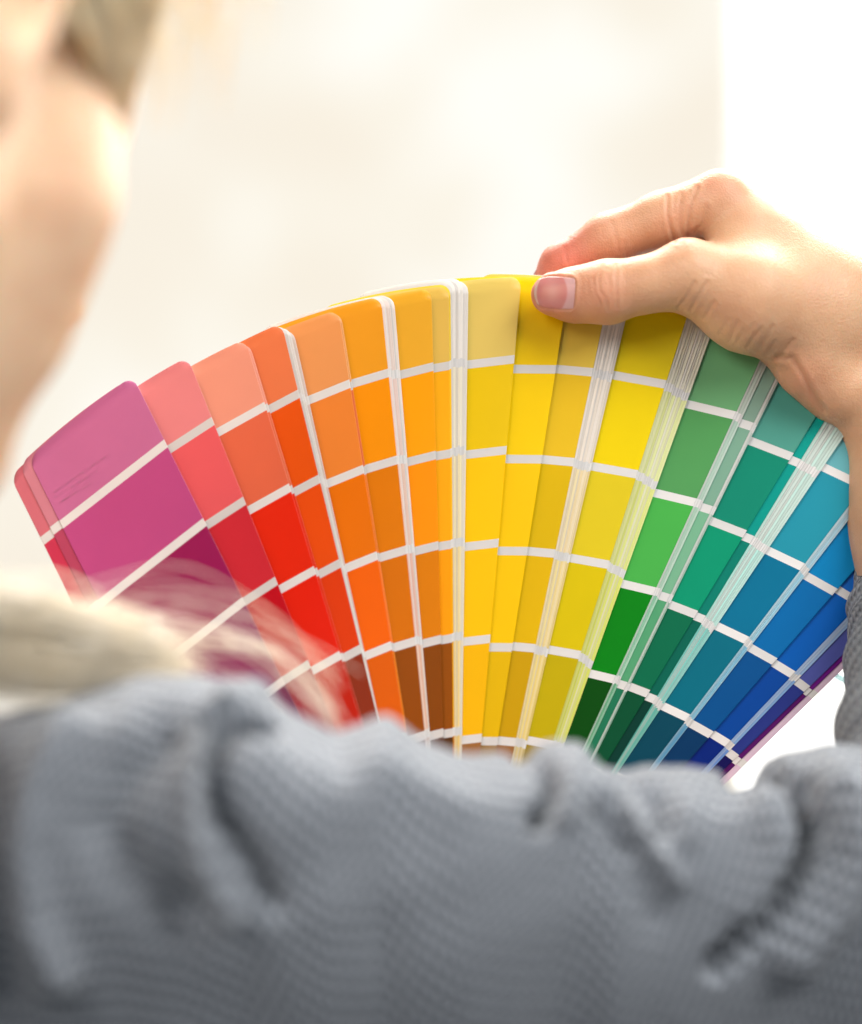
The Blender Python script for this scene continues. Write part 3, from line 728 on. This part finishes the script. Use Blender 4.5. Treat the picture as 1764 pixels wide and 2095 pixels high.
# forearm sleeve with ribbed cuff
cl=[(1925,1092,.758,.0272),(1926,1110,.757,.0280),(1927,1150,.755,.0292),(1930,1200,.750,.0303),(1938,1300,.738,.0326),(1950,1400,.722,.0343),(1972,1500,.705,.0400),(2000,1620,.690,.046),(2060,1800,.675,.050),(2110,1960,.675,.050),(2125,2060,.675,.045),(2130,2110,.675,.02)]
na=160; nl=260; tt=np.linspace(0,len(cl)-1,nl); C4=np.array([[*P(c[0],c[1],c[2]),c[3]] for c in cl])
Ci=np.stack([np.interp(tt,np.arange(len(cl)),C4[:,k]) for k in range(4)],1)
for _ in range(6):
    Ci[2:-2]=(Ci[1:-3]+Ci[2:-2]*2+Ci[3:-1])/4
rings=[]
Lc=np.concatenate([[0],np.cumsum(np.linalg.norm(np.diff(Ci[:,:3],axis=0),axis=1))])
for i in range(nl):
    t=Ci[min(i+1,nl-1),:3]-Ci[max(i-1,0),:3]; t/=np.linalg.norm(t)
    A=np.cross(t,(0,1,0)); A/=np.linalg.norm(A); Bv=np.cross(t,A)
    th=np.arange(na+1)/na*math.tau
    wr=.0007*np.sin(Lc[i]*260+2*np.sin(th*2))+.0005*np.sin(Lc[i]*610+3*np.cos(th))
    r=Ci[i,3]+wr*min(1,i/20)
    sl=t*(.0045*max(0,1-i/40))
    rings.append(Ci[i,:3]+np.outer(np.cos(th+.5)+.35*np.sin(th*3),sl)+np.outer(np.cos(th)*r,A)+np.outer(np.sin(th)*r,Bv))
Rg=np.array(rings); inner=Rg[0:1]+(Ci[0,:3]-Rg[0:1])*.10; inner2=Rg[12:13]+(Ci[12,:3]-Rg[12:13])*.10
Rg=np.concatenate([inner2,inner,Rg]); LL=np.concatenate([[-.002,-.001],Lc])
ii,jj=np.meshgrid(np.arange(len(Rg)-1),np.arange(na),indexing='ij'); a_=(ii*(na+1)+jj).ravel()
Q2=np.stack([a_,a_+1,a_+na+2,a_+na+1],1)+len(SV)
th=np.arange(na+1)/na
UV2=np.stack([np.broadcast_to(th[None]*70,(len(Rg),na+1)),np.broadcast_to(LL[:,None]*1000/3.6,(len(Rg),na+1))],2).reshape(-1,2)
# back of the sweater continuing to the left shoulder and body, below the neck
bk=blend([rc(tb+np.array([0,0,-.005]),.058,tb+np.array([-.17,0,-.03]),.055),rc(tb+np.array([-.17,0,-.03]),.055,tb+np.array([-.22,0,-.34]),.046),
          rc(tb+np.array([0,.02,-.04]),.085,tb+np.array([0,.03,-.34]),.105),rc(tb+np.array([0,0,-.005]),.058,B(120,2010,.70),.055),rc(nb+np.array([0,.02,-.03]),.054,tb,.06)],.04)
def bkf(X,Y,Z):
    return bk(X,Y,Z)
KV,KQ=surface_nets(bkf,(nb[0]-.32,.40,nb[2]-.56),(nb[0]+.30,.88,nb[2]+.03),.005)
UV3=np.stack([KV[:,0]*1000/2.7,KV[:,2]*1000/4.3],1)
def knit_part(name,V,Q,UVs,par):
    sw=quads_np(name,V,Q,[M_knit],par)
    uvl=sw.data.uv_layers.new(name='knit')
    li=np.empty(len(sw.data.loops),dtype=np.int32); sw.data.loops.foreach_get('vertex_index',li)
    uvl.data.foreach_set('uv',UVs[li].astype(np.float32).ravel()); return sw
sw=knit_part('sweater',np.concatenate([SV,KV]),np.concatenate([Q1,KQ+len(SV)]),np.concatenate([UV1,UV3]),person)
knit_part('sleeve',Rg.reshape(-1,3),Q2-len(SV),UV2,sw)
# ------------------------------------------------------------------ hair
HVs=[];HFs=[]
def strand(pts,r0,r1,n=3):
    global HVs,HFs
    k=len(pts); base=sum(len(v) for v in HVs)
    pts=np.asarray(pts,float); t=np.gradient(pts,axis=0); t/=np.linalg.norm(t,axis=1,keepdims=True)+1e-9
    A=np.cross(t,(.1,.2,1.)); A/=np.linalg.norm(A,axis=1,keepdims=True)+1e-9; Bb=np.cross(t,A)
    rr=np.linspace(r0,r1,k)[:,None]
    vs=[]
    for j in range(n):
        a_=j/n*math.tau; vs.append(pts+A*rr*math.cos(a_)+Bb*rr*math.sin(a_))
    Vv=np.stack(vs,1).reshape(-1,3)
    i=np.arange(k-1)[:,None]; j=np.arange(n)[None]
    q=np.stack([i*n+j,i*n+(j+1)%n,(i+1)*n+(j+1)%n,(i+1)*n+j],2).reshape(-1,4)
    HVs.append(Vv); HFs.append(q+strand.base); strand.base+=len(Vv); HMI.append(np.full(len(q),strand.mi))
strand.base=0; strand.mi=0; HMI=[]
def spline(cp,n=22):
    cp=np.asarray(cp,float); m=len(cp); out=[]
    tt=np.linspace(0,m-1.0001,n)
    for t in tt:
        i=int(t); f=t-i; p0=cp[max(i-1,0)];p1=cp[i];p2=cp[min(i+1,m-1)];p3=cp[min(i+2,m-1)]
        out.append(.5*((2*p1)+(-p0+p2)*f+(2*p0-5*p1+4*p2-p3)*f*f+(-p0+3*p1-3*p2+p3)*f**3))
    return np.array(out)
# strands on the scalp: combed back from the hairline towards the nape
def L2W(p): return R@np.asarray(p)+HP
def scalp(th,ph,k=1.0):
    # th: angle from forehead over the crown to the nape, ph: sideways
    c=np.array([0,-.018,.035]); r=np.array([.082,.102,.096])*k
    return c+r*np.array([math.sin(ph),math.cos(ph)*math.cos(th),math.cos(ph)*math.sin(th)])
for i in range(5200):
    ph=rng.uniform(-1.25,1.25); th0=rng.uniform(.25,2.3); k=1+rng.uniform(-.02,.05)
    L=rng.uniform(.5,1.2); pts=[]
    for q in np.linspace(0,1,9):
        th=th0+L*q; pts.append(L2W(scalp(th,ph*(1-.15*q)+.04*math.sin(q*5+i),k+.01*math.sin(q*4+i))))
    strand(spline(pts,10),.00035,.0003)
# temple hair swept back over the top of the right ear, and loose wisps
for i in range(1500):
    a0=rng.uniform(0,1); st=np.array([.062-.006*a0,.045+.02*a0,.045-.045*rng.uniform(0,1)])
    en=np.array([.080,-.055+rng.uniform(-.02,.01),.012+rng.uniform(-.02,.03)])
    md=(st+en)/2+np.array([.008+rng.uniform(-.002,.005),0,.006+rng.uniform(-.006,.006)])
    strand(spline([L2W(st),L2W(md),L2W(en),L2W(en+np.array([-.03,-.04,-.01]))],12),.0004,.0003)
# locks gathered at the nape falling on the right shoulder
def lock(cps,n,spread,r=.00032):
    cps=[np.array(P(c[0],c[1],c[2]+(LD if c[0]>-200 else 0))) for c in cps]
    for i in range(n):
        o=rng.normal(0,1,3)*spread*np.array([1,1,1]); tw=rng.uniform(0,6.28)
        pts=[c+o*(0.6+.7*math.sin(j*1.1+tw)) +rng.normal(0,spread*.15,3) for j,c in enumerate(cps)]
        strand(spline(pts,20),r,r*.6)
for i in range(420):   # loose wisps round the temple and forehead
    p0=np.array([rng.uniform(.03,.075),rng.uniform(.03,.075),rng.uniform(.03,.10)])
    d=np.array([rng.uniform(.2,.8),rng.uniform(.3,1),rng.uniform(-.6,.5)]); L=rng.uniform(.006,.018)
    strand(spline([L2W(p0),L2W(p0+d*L*.5+np.array([0,0,.004])),L2W(p0+d*L*.9+np.array([0,0,-L*.5])),L2W(p0+d*L+np.array([0,0,-L*1.3]))],12),.00022,.00012)
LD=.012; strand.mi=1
lock([(-420,500,.60),(-420,900,.57),(-330,1180,.555),(-120,1330,.575),(60,1372,.585),(230,1368,.60),(380,1392,.60)],300,.0042)
lock([(-420,560,.60),(-400,960,.57),(-300,1200,.555),(-60,1300,.58),(80,1322,.592),(230,1335,.605),(350,1352,.61)],230,.0042)
lock([(-360,900,.57),(-260,1150,.56),(-60,1250,.58),(60,1262,.59),(180,1300,.60),(300,1330,.605)],350,.004)
for (Y0,Y1,Y2) in ((1215,1195,1290),(1235,1225,1320),(1255,1260,1350),(1290,1285,1400),(1310,1300,1420)):
    lock([(-260,1180,.57),(0,1255,.59),(150,Y0+10,.60),(330,Y1-5,.61),(500,Y1+38,.615),(620,Y2+20,.615),(690,Y2+90,.61)],3,.0036,.0002)
lock([(100,1350,.60),(300,1320,.61),(450,1312,.61),(560,1335,.61),(640,1400,.605),(680,1470,.60)],9,.0035,.00028)
hv=np.concatenate(HVs); hf=np.concatenate(HFs)
# solid mass under the strands
def capf(X,Y,Z):
    a=ell((0,-.02,.037),(.078,.098,.091))(X,Y,Z)
    face=((Y-.045)+.45*(.05-Z)*-1) 
    cut_=np.maximum(Y-.052+.35*np.maximum(-Z+.03,0)*1.8,-1)      # keep behind the hairline
    low=-(Z+.055)+.0
    return np.maximum(np.maximum(a,cut_*.8),low*.8)
CV,CQ=surface_nets(capf,(-.09,-.13,-.07),(.09,.09,.14),.003)
M_hair_backlit=M_hair.copy(); M_hair_backlit.name='blond_hair_backlit'  # paler copy for the shoulder locks, backlight put into the colour
for n in M_hair_backlit.node_tree.nodes:
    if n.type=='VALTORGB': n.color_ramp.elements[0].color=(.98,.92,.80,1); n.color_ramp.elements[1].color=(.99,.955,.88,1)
hair=quads_np('hair',np.concatenate([hv,CV@R.T+HP]),np.concatenate([hf,CQ+len(hv)]),[M_hair,M_hair_backlit],person)
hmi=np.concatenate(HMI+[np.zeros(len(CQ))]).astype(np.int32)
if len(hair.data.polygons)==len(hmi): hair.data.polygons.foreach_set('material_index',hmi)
else: print('hair faces changed',len(hair.data.polygons),len(hmi))

# ------------------------------------------------------------------ surroundings: bright window wall far behind
m=bpy.data.materials.new('bright_outdoors'); m.use_nodes=True; nt=m.node_tree; nt.nodes.clear()
out=nt.nodes.new('ShaderNodeOutputMaterial'); em=nt.nodes.new('ShaderNodeEmission'); nt.links.new(em.outputs[0],out.inputs[0])
tc=nt.nodes.new('ShaderNodeTexCoord'); n=nt.nodes.new('ShaderNodeTexNoise'); n.inputs['Scale'].default_value=2.6; n.inputs['Detail'].default_value=3
nt.links.new(tc.outputs['Object'],n.inputs['Vector'])
cr=nt.nodes.new('ShaderNodeValToRGB'); nt.links.new(n.outputs['Fac'],cr.inputs['Fac'])
cr.color_ramp.elements[0].position=.38; cr.color_ramp.elements[0].color=(*s2l((.965,.932,.872)),1)
cr.color_ramp.elements[1].position=.58; cr.color_ramp.elements[1].color=(*s2l((1.0,.992,.965)),1)
e_=cr.color_ramp.elements.new(.5); e_.color=(*s2l((.98,.96,.91)),1)
nt.links.new(cr.outputs['Color'],em.inputs['Color']); em.inputs['Strength'].default_value=1.03
V=[];Fc=[]; n_=24
for i in range(n_+1):
    a_=math.radians(-75+150*i/n_)
    for z in (-2.5,3.2): V.append((5.2*math.sin(a_),5.2*math.cos(a_),z))
for i in range(n_): q=i*2; Fc.append((q,q+2,q+3,q+1))
bd=mesh_np('outdoor_backdrop',V,Fc,[m]); tag(bd,kind='structure')  # glowing screen standing in for the blurred bright exterior
# white curtain
mc,ntc,bc=mat('white_sheer',(.93,.93,.93),.9)
tr=ntc.nodes.new('ShaderNodeBsdfTranslucent'); tr.inputs['Color'].default_value=(.97,.97,.97,1)
ms=ntc.nodes.new('ShaderNodeMixShader'); ms.inputs[0].default_value=.65
ntc.links.new(bc.outputs[0],ms.inputs[1]); ntc.links.new(tr.outputs[0],ms.inputs[2]); ntc.links.new(ms.outputs[0],ntc.nodes['Material Output'].inputs['Surface'])
xe=P(1528,0,2.6)[0]; V=[];Fc=[]
for i in range(240):
    x=xe+i*.006; y=2.6+.035*math.sin(i*.55)+.02*math.sin(i*.21+1)
    for z in (-1.6,-.5,.6,1.8): V.append((x,y+.01*math.sin(z*3+i*.3),z))
for i in range(239):
    for k in range(3): q=i*4+k; Fc.append((q,q+4,q+5,q+1))
cu=mesh_np('curtain',V,Fc,[mc]); tag(cu,'blurred white sheer curtain hanging at the right edge, brightly backlit','curtain')

# ------------------------------------------------------------------ light
W=bpy.data.worlds.new('World'); S.world=W; W.use_nodes=True
bg=W.node_tree.nodes['Background']; bg.inputs[0].default_value=(.93,.96,1,1); bg.inputs[1].default_value=.24
def area(name,loc,target,sx,sy,power,col=(1,1,1),spread=math.pi):
    l=bpy.data.lights.new(name,'AREA'); l.shape='RECTANGLE'; l.size=sx; l.size_y=sy; l.energy=power; l.color=col
    o=link(bpy.data.objects.new(name,l)); o.location=loc
    o.rotation_euler=(Vector(target)-Vector(loc)).to_track_quat('-Z','Y').to_euler(); l.spread=spread; return o
area('window_light',(1.6,3.4,1.2),(0.0,.7,0),2.0,2.4,230,(1,.98,.95))
area('high_window_light',(.2,1.9,1.9),(0,.66,0),2.2,1.2,150,(1,.96,.90))
area('head_fill_light',(-.42,.04,.36),(-.13,.52,.10),.3,.3,4,(1,.97,.94))  # added fill close to the head to brighten face and hair
area('room_fill_light',(.90,-.20,1.05),(0.03,.72,0),1.0,1.0,28,(1,.99,.975))  # added fill beside the camera, stands in for light from the room

# ------------------------------------------------------------------ camera
cd=bpy.data.cameras.new('Camera'); cam=link(bpy.data.objects.new('Camera',cd))
cam.rotation_euler=(math.radians(90),0,0); cd.sensor_fit='HORIZONTAL'; cd.sensor_width=36; cd.lens=93.75
cd.dof.use_dof=True; cd.dof.focus_distance=.746; cd.dof.aperture_fstop=3.2; cd.clip_start=.01; cd.clip_end=100
S.camera=cam
S.view_settings.view_transform='Standard'; S.view_settings.look='None'; S.view_settings.exposure=0; S.view_settings.gamma=1
S.cycles.max_bounces=8
